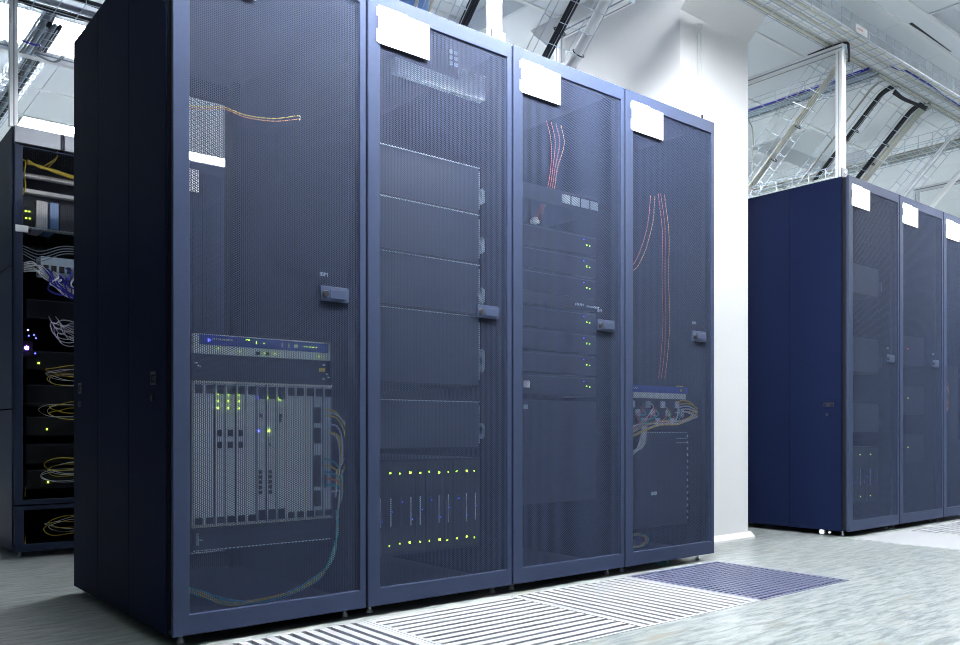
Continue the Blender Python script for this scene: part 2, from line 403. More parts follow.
for i in range(14):
    a = .0875 + i*pitch; z1 = .708; z0 = .310
    c = MB().box(a+.003, a+pitch-.001, EY, EY+.012, z0, z1).build('line_card','card',t)
    MB().box(a+.008,a+pitch-.004,EY-.006,EY,z1-.028 if i not in (6,7,8) else z1-.040,z1-.004).build('ejector','black',c)
    MB().box(a+.008,a+pitch-.004,EY-.006,EY,z0+.004,z0+.022 if i not in (6,7,8) else z0+.034).build('ejector','black',c)
    m = MB(); m.box(a,a+.0022,EY-.001,EY+.012,z0,z1); m.build('card_edge','cardrim' if i in (0,1,5,9,10,11) else 'black',c)
    p = MB(); g = MB()
    if i in (2,3,4):
        for z in (.569,.535): p.box(a+.009,a+.022,EY-.003,EY,z-.009,z+.009)
        for z in (.679,.660,.640): led(g,a+.010,z,EY-.001,.0017)
    if i in (6,7):
        for z in (.455,.440,.425,.410,.395): p.box(a+.008,a+.019,EY-.003,EY,z-.005,z+.005)
        led(g,a+.008,.672,EY-.001,.0024); led(g,a+.009,.575,EY-.001,.003)
        if i == 7: p.box(a+.010,a+.016,EY-.003,EY,.530,.538)
    if i == 8: led(g,a+.010,.672,EY-.001,.0024); led(g,a+.012,.668,EY-.001,.0024); p.box(a+.010,a+.018,EY-.003,EY,.600,.612)
    if i in (6,8): p.box(a+.010,a+.020,EY-.003,EY,.614,.626)
    if i == 12:
        for z in (.625,.562,.478,.430,.370): p.box(a+.003,a+.024,EY-.004,EY,z-.026,z+.022)
    if i == 13: p.box(a+.006,a+.012,EY-.003,EY,.40,.44)
    if p.v: p.build('port','black',c)
    if g.v: g.build('status_light','led_b' if i==6 else 'led_g',c)
MB().box(.090,.522,EY+.004,EY+.012,.242,.300).build('air_tray','device',t)
m = MB(); m.box(.092,.520,EY+.001,EY+.004,.2395,.2415); m.box(.100,.106,EY+.001,EY+.004,.255,.290); m.box(.100,.118,EY+.001,EY+.004,.268,.271); m.build('tray_edge','edge',t)

# cables of the first cabinet
y = EY-.012
G = 'patch cables hanging at the right of the card chassis'
LB = 'thin {} patch cable looping down beside the right end of the card chassis'
def jit(p, a=.004): return tuple(c + random.uniform(-a, a) for c in p)
arcs = [('cyellow','yellow',0,.64,.57,.455),('cwhite','white',1,.635,.565,.50),('cyellow','yellow',2,.625,.56,.46),('cwhite','white',3,.60,.548,.47),
        ('cyellow','yellow',4,.575,.545,.46),('cyellow','yellow',5,.57,.54,.45),('cwhite','white',6,.565,.54,.43)]
for m_, nm, i, zt, xm, zb in arcs:
    cable([jit((.495+.003*i,y,zt)), (.530,y-.012,zt-.012), (xm-.004,y-.016,(zt+zb)/2+.02), (xm,y-.014,zb+.03), (xm-.010,y-.010,zb-.015), (.528,y-.006,zb-.06)], .0027, m_, LB.format(nm), G)
for i,(m_,nm) in enumerate((('cteal','teal'),('cyellow','yellow'),('cteal','teal'),('corange','orange'),('cteal','teal'),('cwhite','white'))):
    o = .004*i
    cable([(.492,y,.49-.02*i),(.520,y-.010,.478-.018*i),(.547-.002*i,y-.014,.44-.01*i),(.546-o*.5,y-.014,.37),(.533,y-.012,.335-o),(.528,y-.01,.30)], .0027, m_, LB.format(nm), G)
G = 'cables swung across the bottom of the first near cabinet'
for i,(m_,nm) in enumerate((('cteal','teal'),('cyellow','yellow'),('cteal','teal'),('cyellow','yellow'),('cteal','teal'))):
    o = .0035*i
    cable([(.536-o*.6,y-.008,.33),(.530+o*.3,y-.010,.27),(.524-o*.5,y-.010,.205),(.505-o,y-.010,.165-o),(.46,y-.010,.134-o),(.384,y-.008,.100-o*.6),(.28,y-.006,.080-o*.3 if m_=='cteal' else .087-o*.3),(.182,y-.006,.099-o if m_=='cteal' else .094-o),(.10,y-.004,.133-o),(.06,y,.15-o)], .0030, m_,
          'thin {} cable running along the floor of the first near cabinet'.format(nm), G)
for i,(m_,nm) in enumerate((('corange','orange'),('cyellow','yellow'))):
    cable([(.06,.12,1.475+.01*i),(.13,.10,1.482+.006*i),(.182,.095,1.494+.005*i),(.25,.095,1.486+.006*i),(.34,.10,1.497+.008*i),(.43,.12,1.53+.01*i),(.50,.25,1.58)], .0011, m_,
          'sagging {} cable across the upper part of the first near cabinet'.format(nm))

# second cabinet: disk shelves
def shelf_unit(z0, z1, label, group='disk shelves in the second near cabinet', X=.6, lit=True):
    t = thing('disk_shelf', label, 'disk shelf', (X+.30,EY,z0), group)
    MB().box(X+.080,X+.520,EY+.004,.62,z0+.002,z1-.002).build('body','device',t)
    MB().box(X+.080,X+.516,EY,EY+.004,z0+.006,z1-.006).build('bezel','bezel',t)
    m = MB(); m.box(X+.080,X+.516,EY-.004,EY+.004,z1-.0062,z1-.0035); m.build('bezel_edge','edge' if X<3 else 'bezel',t)
    m = MB(); h = z1-z0
    m.poly_prism([(X+.520,z0+.2*h),(X+.530,z0+.25*h),(X+.530,z0+.48*h),(X+.520,z0+.53*h)],'y',EY-.016,EY)
    m.box(X+.514,X+.5165,EY-.003,EY,z0+.1*h,z0+.9*h)
    m.build('ear_handle','zinc' if X<3 else 'bezel',t)
    return t
shelf_unit(1.343,1.510,'dark disk shelf just under the empty top space of the second near cabinet')
shelf_unit(1.166,1.343,'dark disk shelf second from the top in the second near cabinet')
shelf_unit(.985,1.166,'dark disk shelf behind the handle of the second near cabinet')
shelf_unit(.731,.983,'tallest disk shelf, below the handle of the second near cabinet')
shelf_unit(.512,.681,'lowest disk shelf, above the row of green lights in the second near cabinet')
def blade_chassis(X, z0, label, bright):
    t = thing('blade_chassis', label, 'blade chassis', (X+.3,EY,z0))
    MB().box(X+.078,X+.522,EY+.004,.70,z0,z0+.315).build('body','device',t)
    for i in range(11):
        a = X+.085+i*.0395
        b = MB().box(a+.001,a+.0385,EY,EY+.006,z0+.01,z0+.305).build('blade','black',t)
        MB().box(a+.016,a+.0185,EY-.004,EY,z0+.095,z0+.190).build('handle_bar','edge' if bright[i] else 'bezel',b)
        for z,k in ((z0+.270,1),(z0+.262,2),(z0+.036,1),(z0+.028,0)):
            m = MB(); led(m,a+.015+random.uniform(-.004,.004),z+random.uniform(-.003,.003),EY-.001,.0026 if (i*7+int(z*1000))%3 else .0036)
            m.build('status_light','led_g',b) if k==1 and (X<3 or i in (2,5,8)) else None
        m = MB(); led(m,a+.024,z0+.145+.03*((i%3)-1),EY-.001,.0016); m.build('status_light','led_b',b)
    return t
blade_chassis(.6,.165,'blade chassis with two rows of green lights, bottom of the second near cabinet',[1,1,0,1,1,0,1,1,0,1,1])
# light device at the top of the second cabinet
t = thing('patch_panel','pale patch panel behind the mesh at the top of the second near cabinet','patch panel',(.95,EY,1.745))
MB().poly_prism([(.765,1.755),(1.145,1.752),(1.145,1.838),(1.045,1.838),(1.045,1.795),(.765,1.802)],'y',EY,EY+.03).build('body','edge',t)
MB().box(.775,1.05,EY-.002,EY,1.747,1.751).build('edge_strip','edge',t)
m = MB()
for z in (1.845,1.865,1.885): m.box(.985,.996,EY-.002,EY+.004,z-.006,z+.006); m.box(1.008,1.018,EY-.002,EY+.004,z-.006,z+.006)
m.build('connector','zinc',t)

# third cabinet: dark servers
zs = [1.27,1.185,1.10,.965,.88,.795,.71]
for i,z in enumerate(zs):
    t = thing('rack_server','black server with small green light, third near cabinet, '+['topmost of its stack','second from the top','third from the top','just above the handle height','just below the handle height','second from the bottom','lowest of its stack'][i],'server',(1.5,EY,z),'black servers in the third near cabinet')
    MB().box(1.278,1.722,EY,.75,z,z+.078).build('body','device',t)
    m = MB(); m.box(1.285,1.715,EY-.003,EY,z+.070,z+.072); m.build('bezel_edge','bezel',t)
    m = MB(); led(m,1.668,z+.040,EY,.0030); led(m,1.684,z+.038,EY,.0022); m.build('status_light','led_g',t)
    m = MB(); led(m,1.652,z+.060,EY,.0020); m.build('status_light','led_b',t)
t = thing('blank_panel_unit','dark unit with two small white plates in the third near cabinet','server',(1.5,EY,.30))
MB().box(1.278,1.722,EY,.75,.30,.69).build('body','device',t)
m = MB(); m.box(1.330,1.350,EY-.002,EY,.655,.672); m.build('white_plate','edge',t)
t = thing('storage_drawer','slim storage drawer with a white end plate in the third near cabinet','storage drawer',(1.5,EY,.70))
m = MB(); m.box(1.326,1.350,EY-.014,EY-.004,.735,.760); m.build('white_plate','label',t)
t.location = (1.34,EY-.009,.735); ORG[t.name] = tuple(t.location)
for ch in t.children: ch.data.transform(__import__('mathutils').Matrix.Translation((1.5-1.34, .009, .70-.735)))
t = thing('keyboard_tray','pale segmented switch front high in the third near cabinet','network equipment',(1.5,EY,1.44))
MB().box(1.278,1.722,EY,.5,1.440,1.50).build('body','device',t)
for k in range(4):
    MB().box(1.53+k*.053,1.53+k*.053+.044,EY-.003,EY,1.455,1.488).build('port_block','zinc',t)
t = thing('console_lettering','row of small pale lettering on a black console front in the third near cabinet','console unit',(1.7,EY,1.055))
MB().box(1.278,1.722,EY+.002,.5,1.052,1.096).build('body','black',t)
m = MB()
for k in range(6): m.poly_prism([(1.605+k*.0085,1.066),(1.608+k*.0085,1.066),(1.6115+k*.0085,1.076),(1.6085+k*.0085,1.076)],'y',EY,EY+.002)
for k in range(10): m.poly_prism([(1.668+k*.0075,1.064),(1.671+k*.0075,1.064),(1.674+k*.0075,1.071),(1.671+k*.0075,1.071)],'y',EY,EY+.002)
m.build('lettering','edge',t)
t = thing('metal_bracket','bright metal cable bracket on the inside post of the third near cabinet','bracket',(1.39,EY,1.35))
m = MB().box(1.372,1.402,EY-.01,EY+.01,1.352,1.366).box(1.378,1.392,EY-.01,EY+.01,1.366,1.374); m.build('bracket_plate','label',t)
for i in range(4):
    o = .012*i
    cable([(1.50+o*2.2,.14,1.78),(1.505+o*2,.12,1.70),(1.495+o,.11,1.594),(1.47+o,.105,1.50),(1.435+o*.6,.105,1.43),(1.41+o,.12,1.37)], .0014, 'cred' if i<3 else 'corange',
          'red cable drooping at the upper left inside the third near cabinet','red cables inside the third near cabinet')

# fourth cabinet
t = thing('network_switch','network switch with a blue strip and a pale port field in the fourth near cabinet','network switch',(2.1,EY,.58))
MB().box(1.878,2.322,EY+.010,.60,.575,.765).build('body','device',t)
MB().box(1.880,2.322,EY,EY+.010,.737,.765).build('blue_strip','blue',t)
MB().box(1.880,2.305,EY,EY+.010,.712,.736).build('light_panel','card',t)
m = MB(); m.box(2.235,2.285,EY-.002,EY,.768,.771); m.ycyl(2.27,.751,EY-.002,EY,.006); m.build('yellow_mark','cyellow',t)
m = MB(); m.box(1.93,1.975,EY-.002,EY,.750,.755); m.build('lettering','edge',t)
for r_ in range(3):
    for c_ in range(12):
        MB().box(1.905+c_*.033,1.930+c_*.033,EY,EY+.010,.600+r_*.036,.628+r_*.036).build('port_block','zinc' if (r_+c_)%3==0 else 'device',t)
G = 'patch cables plugged into the blue striped switch'
cols = ['cyellow','cred','cteal','cwhite','cyellow','cwhite','cred','cteal','cwhite','cyellow','cwhite','corange','cgreen','cyellow','cred','cwhite','cteal','cred']
nmz = dict(cyellow='yellow',cred='red',cteal='teal',cwhite='white',corange='orange',cgreen='green')
for i,cn in enumerate(cols):
    if cn in ('cwhite','cyellow') and i % 2 == 0 or i in (3,9,13):
        x0 = 2.23+.006*(i%5); zz = .70-.012*(i%6)
        pts = [(x0,EY,zz),(x0+.05,EY-.02,zz+.005),(x0+.105+.004*(i%4),EY-.025,zz-.02),(x0+.075,EY-.028,.640-.004*(i%4)),(2.22,EY-.03,.615-.003*(i%5)),(2.08,EY-.03,.612-.004*(i%5)),(1.95,EY-.02,.578-.005*(i%5)),(1.900,EY-.01,.53),(1.878+.002*(i%4),EY-.005,.45),(1.874+.002*(i%4),EY,.30),(1.876,EY,.12)]
    else:
        x0 = 1.98+.017*i; zz = .69-.014*(i%5)
        pts = [(x0,EY,zz),(x0-.01,EY-.02,zz-.02),(x0-.06,EY-.028,.640-.002*i),(1.95+.01*(i%3),EY-.026,.600),(1.905,EY-.015,.56),(1.882,EY-.005,.48),(1.876+.0015*(i%5),EY,.30),(1.877,EY,.12)]
    cable(pts, .0030, cn, 'thin {} patch cable fanning from the blue striped switch to the cabinet post'.format(nmz[cn]), G)
for i in range(5):
    o=.006*i
    cable([(1.99+o,EY-.018,.60),(1.975+o,EY-.022,.55-o),(1.945+o,EY-.024,.50),(1.915+o,EY-.022,.47+o),(1.900+o,EY-.01,.45+o)],.0035,'cwhite','white cable in the drooping clump below the switch','white clump of cables below the blue striped switch')
G='cables coiled at the foot of the fourth near cabinet'
for i,(cn,rr) in enumerate((('cteal',.060),('cyellow',.055),('corange',.050),('cyellow',.062))):
    cx,cz=1.955,.125
    cable([(cx-.07,EY-.01,cz-.01*i+.02)]+[(cx+rr*1.15*math.cos(a),EY-.02+.004*i,cz+rr*.45*math.sin(a)-.01) for a in (2.6,2.0,1.2,.4,-.4,-1.2,-2.0,-2.7)],.0022,cn,'{} cable coiled on the floor of the fourth near cabinet'.format(nmz[cn]),G)
cable([(2.02,.05,.045),(2.035,.035,.024),(2.065,.028,.008),(2.10,.030,.012),(2.115,.04,.030),(2.11,.05,.05)],.0022,'cteal','teal cable loop hanging out below the fourth near cabinet')
for i,(x,cn) in enumerate(((2.18,'cred'),(2.20,'cred'),(2.225,'corange'),(2.06,'corange'),(2.03,'cred'))):
    if i<3: pts=[(x,.14,1.62),(x+.005,.12,1.45),(x-.003,.115,1.25),(x+.003,.115,1.05),(x-.004,.12,.90),(x-.01,.13,.80)]
    else: pts=[(x+.10,.14,1.60),(x+.06,.12,1.48),(x+.01,.115,1.36),(x-.05,.115,1.27),(x-.12,.12,1.22)]
    cable(pts,.0014,cn,'{} cable hanging in the upper half of the fourth near cabinet'.format('red' if cn=='cred' else 'orange'),'hanging cables in the upper half of the fourth near cabinet')
t = thing('rack_server','dark tall unit with dotted edge and small white label, below the blue striped switch','server',(2.1,EY,.16))
MB().box(1.90,2.322,EY+.004,.7,.16,.57).build('body','device',t)
m = MB()
for k in range(14): m.box(2.318,2.3225,EY,EY+.004,.18+k*.028,.192+k*.028)
for z in (.565,.540,.52): m.box(2.02 if z>.55 else 2.24,2.318,EY,EY+.004,z-.0012,z+.0012)
m.build('edge_strip','edge',t)
MB().box(2.068,2.104,EY,EY+.004,.298,.312).build('small_label','edge',t)

# far row contents
for z0,z1,lb in ((1.343,1.510,'upper'),(.90,1.10,'middle'),(.56,.731,'lower')):
    shelf_unit(z0,z1,'dark disk shelf, %s of three in the first cabinet of the far row'%lb,'disk shelves in the far row',3.6)
blade_chassis(3.6,.165,'blade server chassis with sparse green lights at the bottom of the first far cabinet',[0,0,1,0,0,1,0,0,1,0,0])
for i,z in enumerate((1.05,.75,.45)):
    t = thing('rack_server','black rack server in the middle far cabinet, '+['level with the handle','below the handle','low down'][i],'server',(4.5,EY,z),'servers in the middle far cabinet')
    MB().box(4.278,4.722,EY,.75,z-.08,z+.1).build('body','device',t)
    m = MB(); led(m,4.50,z+.02,EY,.003); m.build('status_light','led_g' if i else 'led_r',t)
t = thing('rack_server','black unit behind the orange cables in the cabinet cut by the right edge','server',(5.1,EY,.6))
MB().box(4.878,5.322,EY+.03,.75,.5,1.0).build('body','device',t)
for i in range(4):
    cable([(4.93,EY,.88-.02*i),(4.98,EY-.02,.90-.015*i),(5.04,EY-.02,.86-.02*i),(5.05,EY-.01,.76-.02*i),(5.02,EY,.68)],.0028,['corange','cred','cwhite','corange'][i],'loose %s cable in the cabinet cut by the right edge'%['orange','red','white','orange'][i],'loose cables in the last far cabinet')

# ------------------------------------------------------------------ left cabinet contents
RY = LY+.10
t = thing('rack_shelf','white shelf board with a white box and blue-grey modules, high in the left cabinet','shelf',(.3,RY,1.49))
MB().box(.05,.56,RY-.01,RY+.03,1.668,1.684).build('shelf_board','label',t)
MB().box(.112,.158,RY,RY+.20,1.516,1.640).build('white_module','label',t)
MB().box(.170,.205,RY,RY+.20,1.516,1.640).build('blue_module','blueglass',t)
MB().box(.05,.108,RY+.01,RY+.3,1.516,1.640).build('dark_module','device',t)
MB().box(.215,.45,RY+.01,RY+.3,1.516,1.640).build('dark_module','device',t)
MB().box(.05,.56,RY-.01,RY+.03,1.506,1.512).build('shelf_edge','edge',t)
m = MB()
for x,z in ((.068,1.585),(.083,1.585),(.07,1.552),(.085,1.552)): led(m,x,z,RY+.008,.003)
m.build('status_light','led_g',t)
t = thing('cable_shelf','thin pale shelf rail under the yellow cable, top of the left cabinet','shelf',(.3,RY,1.74))
MB().box(.05,.56,RY-.005,RY+.03,1.742,1.750).build('rail','label',t)
MB().box(.05,.56,RY-.004,RY+.03,1.752,1.758).build('rail_liner','beige',t)
MB().box(.05,.56,RY+.41,RY+.42,1.70,1.90).build('back_plate','device',t)
for i in range(4):
    o=.006*i
    cable([(.07,RY-.02,1.795+o),(.12,RY-.025,1.795-o*.4),(.18,RY-.025,1.778+o*.5),(.28,RY-.02,1.765+o*.5),(.42,RY,1.77+o)],.0045,'cyellow','yellow cable lying along the top of the left cabinet','yellow cables along the top of the left cabinet')
for i in range(2):
    cable([(.13+.02*i,RY-.02,1.79),(.165+.01*i,RY-.03,1.82),(.19,RY-.03,1.845),(.195,RY-.02,1.875),(.188,RY-.01,1.885)],.003,'cyellow','thin yellow cable tied up to the head of the left cabinet','tied up yellow cables of the left cabinet')
cable([(.045,RY-.02,1.81),(.06,RY-.03,1.80),(.055,RY-.03,1.74),(.06,RY-.03,1.69),(.05,RY-.02,1.65)],.003,'cyellow','short yellow cable hanging beside the stile of the left cabinet')
# patch unit in the middle with blue cables
t = thing('patch_panel','pale patch panel buried in blue cables in the left cabinet','patch panel',(.3,RY,1.28))
MB().box(.13,.50,RY,RY+.1,1.30,1.385).build('body','zinc',t)
for k in range(10): MB().box(.14+k*.034,.162+k*.034,RY-.004,RY,1.315,1.345).build('port','black',t)
for i in range(14):
    x=.13+.022*(i%7)+.004*i; zt=1.34-.012*(i%5)
    cn='cblue' if i%3!=2 else 'cwhite'
    cable([(x,RY-.005,zt),(x+.01,RY-.05,zt-.03),(x+.03*math.cos(i*1.7),RY-.07,1.27-.01*(i%4)),(x+.02+.03*math.sin(i*2.1),RY-.06,1.22+.01*(i%3)),(.23+.008*i,RY-.05,1.205-.004*(i%4)),(.36,RY-.03,1.24)],.0042,cn,
          '%s cable tangled in front of the patch panel in the left cabinet'%('blue' if cn=='cblue' else 'white'),'tangled cables in front of the left cabinet patch panel')
for i in range(6):
    z=1.30+.008*i
    cable([(.055,RY-.02,z),(.09,RY-.04,z+.004),(.13,RY-.05,z-.02*(i%3)),(.19,RY-.05,z-.07),(.25,RY-.04,z-.10)],.003,'cwhite','thin white cable fanning in from the left of the tangled blue cables','white cables fanning in to the tangled blue cables')
for i in range(4):
    cable([(.05,RY-.01,1.42-.012*i),(.12,RY-.03,1.40-.015*i),(.22,RY-.04,1.435-.012*i),(.34,RY-.02,1.44-.01*i)],.0022,'cgrey','thin grey cable crossing the dark gap of the left cabinet','grey cables crossing the left cabinet')
# units with lights
for i,z in enumerate((1.10,.86,.70,.55,.42,.30)):
    t = thing('rack_server','black unit of the left cabinet, '+['under the blue cables','by the violet light','above the coiled yellow cables','beside the small green light','above the lowest yellow coil','lowest above the rail'][i],'server',(.3,RY+.05,z),'black units of the left cabinet')
    MB().box(.08,.52,RY+.05,RY+.6,z,z+.09).build('body','black',t)
    MB().box(.08,.52,RY+.046,RY+.05,z+.084,z+.087).build('bezel_edge','bezel',t)
    if i in (1,3,5): m = MB(); led(m,(.12,.13,.15,.165,.14,.17)[i],z+.03,RY+.045,.0035); m.build('status_light','led_g',t)
t = thing('indicator_module','small black module with a bright violet light at the left cabinet post','indicator light',(.07,RY-.01,.94))
MB().box(.052,.095,RY-.01,RY+.05,.915,.985).build('body','black',t)
m = MB(); m.ycyl(.069,.953,RY-.014,RY-.010,.0085); m.build('status_light','led_v',t)
for x,z in ((.075,1.035),(.078,1.01),(.108,1.00),(.105,.93),(.100,1.015)):
    m = MB(); led(m,x,z,RY-.006,.0030); m.build('status_light','led_v' if z>1.03 else 'led_b',t)
G='white cables coiled beside the violet light'
for i in range(5):
    cx,cz,r=.225+.01*i,1.045-.02*(i%3),.060-.006*i
    cable([(cx-.07,RY-.03,cz+.06)]+[(cx+r*math.cos(a),RY-.045+.004*i,cz+r*.75*math.sin(a)) for a in (2.6,1.8,1.0,.2,-.6,-1.4,-2.2,-3.0,-3.8)]+[(cx+.12,RY-.02,cz-.05)],.0020,'cwhite','thin white cable in the loose coil beside the violet light of the left cabinet',G)
for zc,n,G in ((.855,5,'cable loops at handle height of the left cabinet'),(.685,4,'cable loops above the small green light of the left cabinet'),(.42,6,'cable loops near the bottom of the left cabinet'),(.155,4,'cables behind the lower door of the left cabinet')):
    for i in range(n):
        cn='cyellow' if i%3==0 else 'cwhite'; z=zc-.012*i+random.uniform(-.008,.008); q=random.uniform(-.02,.035); e=random.uniform(-.012,.012)
        cable([(.38,RY-.02,z+.02+e),(.26,RY-.035,z+.026),(.17+q,RY-.045,z+.018-e),(.125+q,RY-.04,z+.002),(.16+q*.5,RY-.04,z-.018+e),(.24,RY-.045,z-.028),(.38,RY-.02,z-.020-e)],.0013 if cn=='cwhite' else .0018,cn,'%s cable among the %s'%(nmz[cn],G),G)
for i,z in enumerate((.32,.10)):
    m=MB().tube([(.062,RY-.02,z),(.060,RY-.02,z-.05)],.002,6)
    solo(m,'cable_tie','cyellow','yellow tie hanging on the inner post of the left cabinet','cable tie','yellow ties on the left cabinet post')

# ------------------------------------------------------------------ floor
TX = [-.03+.6*k for k in range(-12, 25)]
grates = [(-.03+.6*k, kd) for k, kd in ((0,'Y'),(1,'X'),(2,'Y'),(3,'E'),(6,'P'),(7,'X'),(8,'X'))]
GY0, GY1 = -.63, -.03
m = MB()
XL, XR, YF, YB = -7.23, 14.37, -6.03, 9.57
def fq(x0,x1,y0,y1):
    n=len(m.v); m.v += [(x0,y0,0),(x1,y0,0),(x1,y1,0),(x0,y1,0)]; m.f.append((n,n+1,n+2,n+3))
fq(XL,XR,YF,GY0); fq(XL,XR,GY1,YB)
gx=[(-.03,2.37),(3.57,5.37)]
fq(XL,-.03,GY0,GY1); fq(2.37,3.57,GY0,GY1); fq(5.37,XR,GY0,GY1)
struct(m,'floor','floor')
m = MB()
for a,b in gx:
    m.box(a,b,GY0,GY1,-.075,-.070)
struct(m,'floor_void','gap')
names={'Y':'slats running towards the cabinets','X':'slats running along the cabinets','E':'fine purple-grey egg-crate grid','P':'plain white perforated face'}
which={-.03:'under the first near cabinet',.57:'under the second near cabinet',1.17:'under the third near cabinet',1.77:'at the end of the near row',3.57:'at the corner of the far row',4.17:'under the middle far cabinet',4.77:'under the last far cabinet'}
for gx0,kd in grates:
    x0,x1=gx0+.001,gx0+.599; y0,y1=GY0+.001,GY1-.001
    w=which[round(gx0,2)]
    t=thing('floor_grate',('purple-grey' if kd=='E' else 'white')+' floor air grate '+w+', '+names[kd],'floor grate',((x0+x1)/2,(y0+y1)/2,-.03),'floor air grates')
    mm='slatpurple' if kd=='E' else 'slat'
    e=.012
    fr=MB(); fr.box(x0,x1,y0,y0+e,-.03,.001); fr.box(x0,x1,y1-e,y1,-.03,.001); fr.box(x0,x0+e,y0+e,y1-e,-.03,.001); fr.box(x1-e,x1,y0+e,y1-e,-.03,.001)
    fr.build('frame',mm,t)
    MB().box(x0+e,x1-e-(.016 if kd=='X' else 0),y0+e,y1-e-(.016 if kd=='Y' else 0),-.018,-.014).build('damper_plate','damper',t)
    a0,a1,b0,b1=x0+e,x1-e,y0+e,y1-e
    if kd=='Y':
        n=14; p=(a1-a0)/n
        for k in range(n): MB().box(a0+k*p+p*.42,a0+k*p+p*1.0,b0,b1,-.0135,.0005).build('slat',mm,t)
    elif kd=='X':
        n=14; p=(b1-b0)/n
        for k in range(n): MB().box(a0,a1-.004,b0+k*p+p*.34,b0+k*p+p*1.0,-.0135,.0005).build('slat',mm,t)
    elif kd=='E':
        g=MB(); n=22; p=(a1-a0)/n
        for k in range(1,n): g.box(a0+k*p-.0025,a0+k*p+.0025,b0,b1,-.0135,-.0005); g.box(a0,a1,b0+k*p-.0065,b0+k*p+.0065,-.0134,.0005)
        g.build('egg_crate_grid',mm,t)
    else:
        MB().box(a0,a1,b0,b1,-.0135,.0004).build('face_plate','slat',t)

# ------------------------------------------------------------------ walls, ceiling
CZ=2.915
struct(MB().box(XL,XR,YB,YB+.1,0,CZ),'wall_back','wallp'); struct(MB().box(XL,XR,YF-.1,YF,0,CZ),'wall_front','wallp')
struct(MB().box(XL-.1,XL,YF,YB,0,CZ),'wall_left','wallp'); struct(MB().box(XR,XR+.1,YF,YB,0,CZ),'wall_right','wallp')
ys=[-6.03]; ys=[-.16-.6*k for k in range(10,-1,-1)]+[-.03]+[-.03+.6*k for k in range(1,17)]
ys[0]=YF
LUM=[]  # (x0,y index lower bound)
def lumrow(y0,xs): 
    for x in xs: LUM.append((x,y0))
lumrow(-.76,(1.17,4.17)); lumrow(-1.36,(4.17,5.37,8.37)); lumrow(-3.16,(5.37,9.57))  # corner light aside, these are added out of view to brighten column and doors
lumrow(1.17,(1.17,5.37,9.57)); lumrow(1.77,(1.17,2.37)); lumrow(2.97,(-.03,1.77,3.57,7.77))  # hidden lights over the rear aisle added to brighten the column side
OFF={(1.17,1.17),(5.37,1.17),(4.17,-.76)}; lumrow(4.77,(.57,1.77,5.37,9.57)); lumrow(6.57,(-.03,4.17,8.37))  # first light of these rows added to whiten the ceiling at the left
tiles=MB(); gap=.0025
cells=set()
for (x,y) in LUM:
    cells.add((round(x,2),round(y,2))); cells.add((round(x+.6,2),round(y,2)))
for yi in range(len(ys)-1):
    y0,y1=ys[yi],ys[yi+1]
    if abs(y1-y0)<.2:
        tiles.box(XL,XR,y0,y1,CZ-.003,CZ+.01); continue
    for x in TX[:-1]:
        if (round(x,2),round(y0,2)) in cells: continue
        tiles.box(x+gap,x+.6-gap,y0+.004,y1-.004,CZ,CZ+.012)
struct(tiles,'ceiling','ceil')
struct(MB().box(XL,XR,YF,YB,CZ+.15,CZ+.16),'ceiling_slab','gap')
for i,y0 in enumerate(ys[1:-1]):
    nm='trim_%d'%(i+1)
    struct(MB().box(XL,XR,y0-.012,y0+.012,CZ-.008,CZ+.002),nm,'tbar')
order={}
for k,(x,y) in enumerate(LUM):
    x0,x1,y0,y1=x+.006,x+1.194,y+.012,y+.588
    lb={(1.17,1.17):'recessed ceiling light above the first cabinets, between the two near rows',(5.37,1.17):'recessed ceiling light beyond the far row, seen between the white post and the column',(-.03,2.97):'glaring recessed ceiling light above the left cabinet',(4.17,-.76):'recessed ceiling light at the top right corner above the cable tray'}.get((x,y),'added recessed ceiling light with a flat white diffuser, brightening the room')
    t=thing('ceiling_light',lb,'ceiling light',((x0+x1)/2,(y0+y1)/2,CZ),'recessed ceiling lights')
    h=MB(); z1=CZ+.14
    h.box(x0,x1,y0,y0+.01,CZ-.004,z1); h.box(x0,x1,y1-.01,y1,CZ-.004,z1); h.box(x0,x0+.01,y0+.01,y1-.01,CZ-.004,z1); h.box(x1-.01,x1,y0+.01,y1-.01,CZ-.004,z1)
    h.build('housing','reflector',t)
    MB().box(x0+.01,x1-.01,y0+.01,y1-.01,z1-.012,z1-.004).build('diffuser','lampoff' if (x,y) in OFF else 'lamp',t)
# unseen linear light, added to brighten the near doors towards their tops
t=thing('added_pendant','slim linear light added out of view to brighten the near row of doors','added light',(.85,-.30,2.36))
MB().poly_prism([(-.345,2.36),(-.340,2.385),(-.31,2.405),(-.29,2.405),(-.260,2.385),(-.255,2.36),(-.262,2.36),(-.268,2.376),(-.332,2.376),(-.338,2.36)],'x',-.12,2.05).build('housing','alu',t)
MB().box(-.11,2.04,-.333,-.267,2.364,2.374).build('tube','added_lamp',t)
MB().tube([(.3,-.30,2.40),(.3,-.30,CZ)],.0015,5).build('hanger','wire',t); MB().tube([(1.8,-.30,2.40),(1.8,-.30,CZ)],.0015,5).build('hanger','wire',t)
# air slot in the ceiling
t=thing('ceiling_vent','narrow black air slot in the ceiling at the top right, beside the recessed light','ceiling vent',(4.48,-.07,CZ-.004))
MB().poly_prism([(4.20,-.070),(4.40,-.066),(4.77,-.058),(4.77,-.055),(4.35,-.056),(4.20,-.054)],'z',CZ-.0065,CZ-.0035).build('slot','black',t)

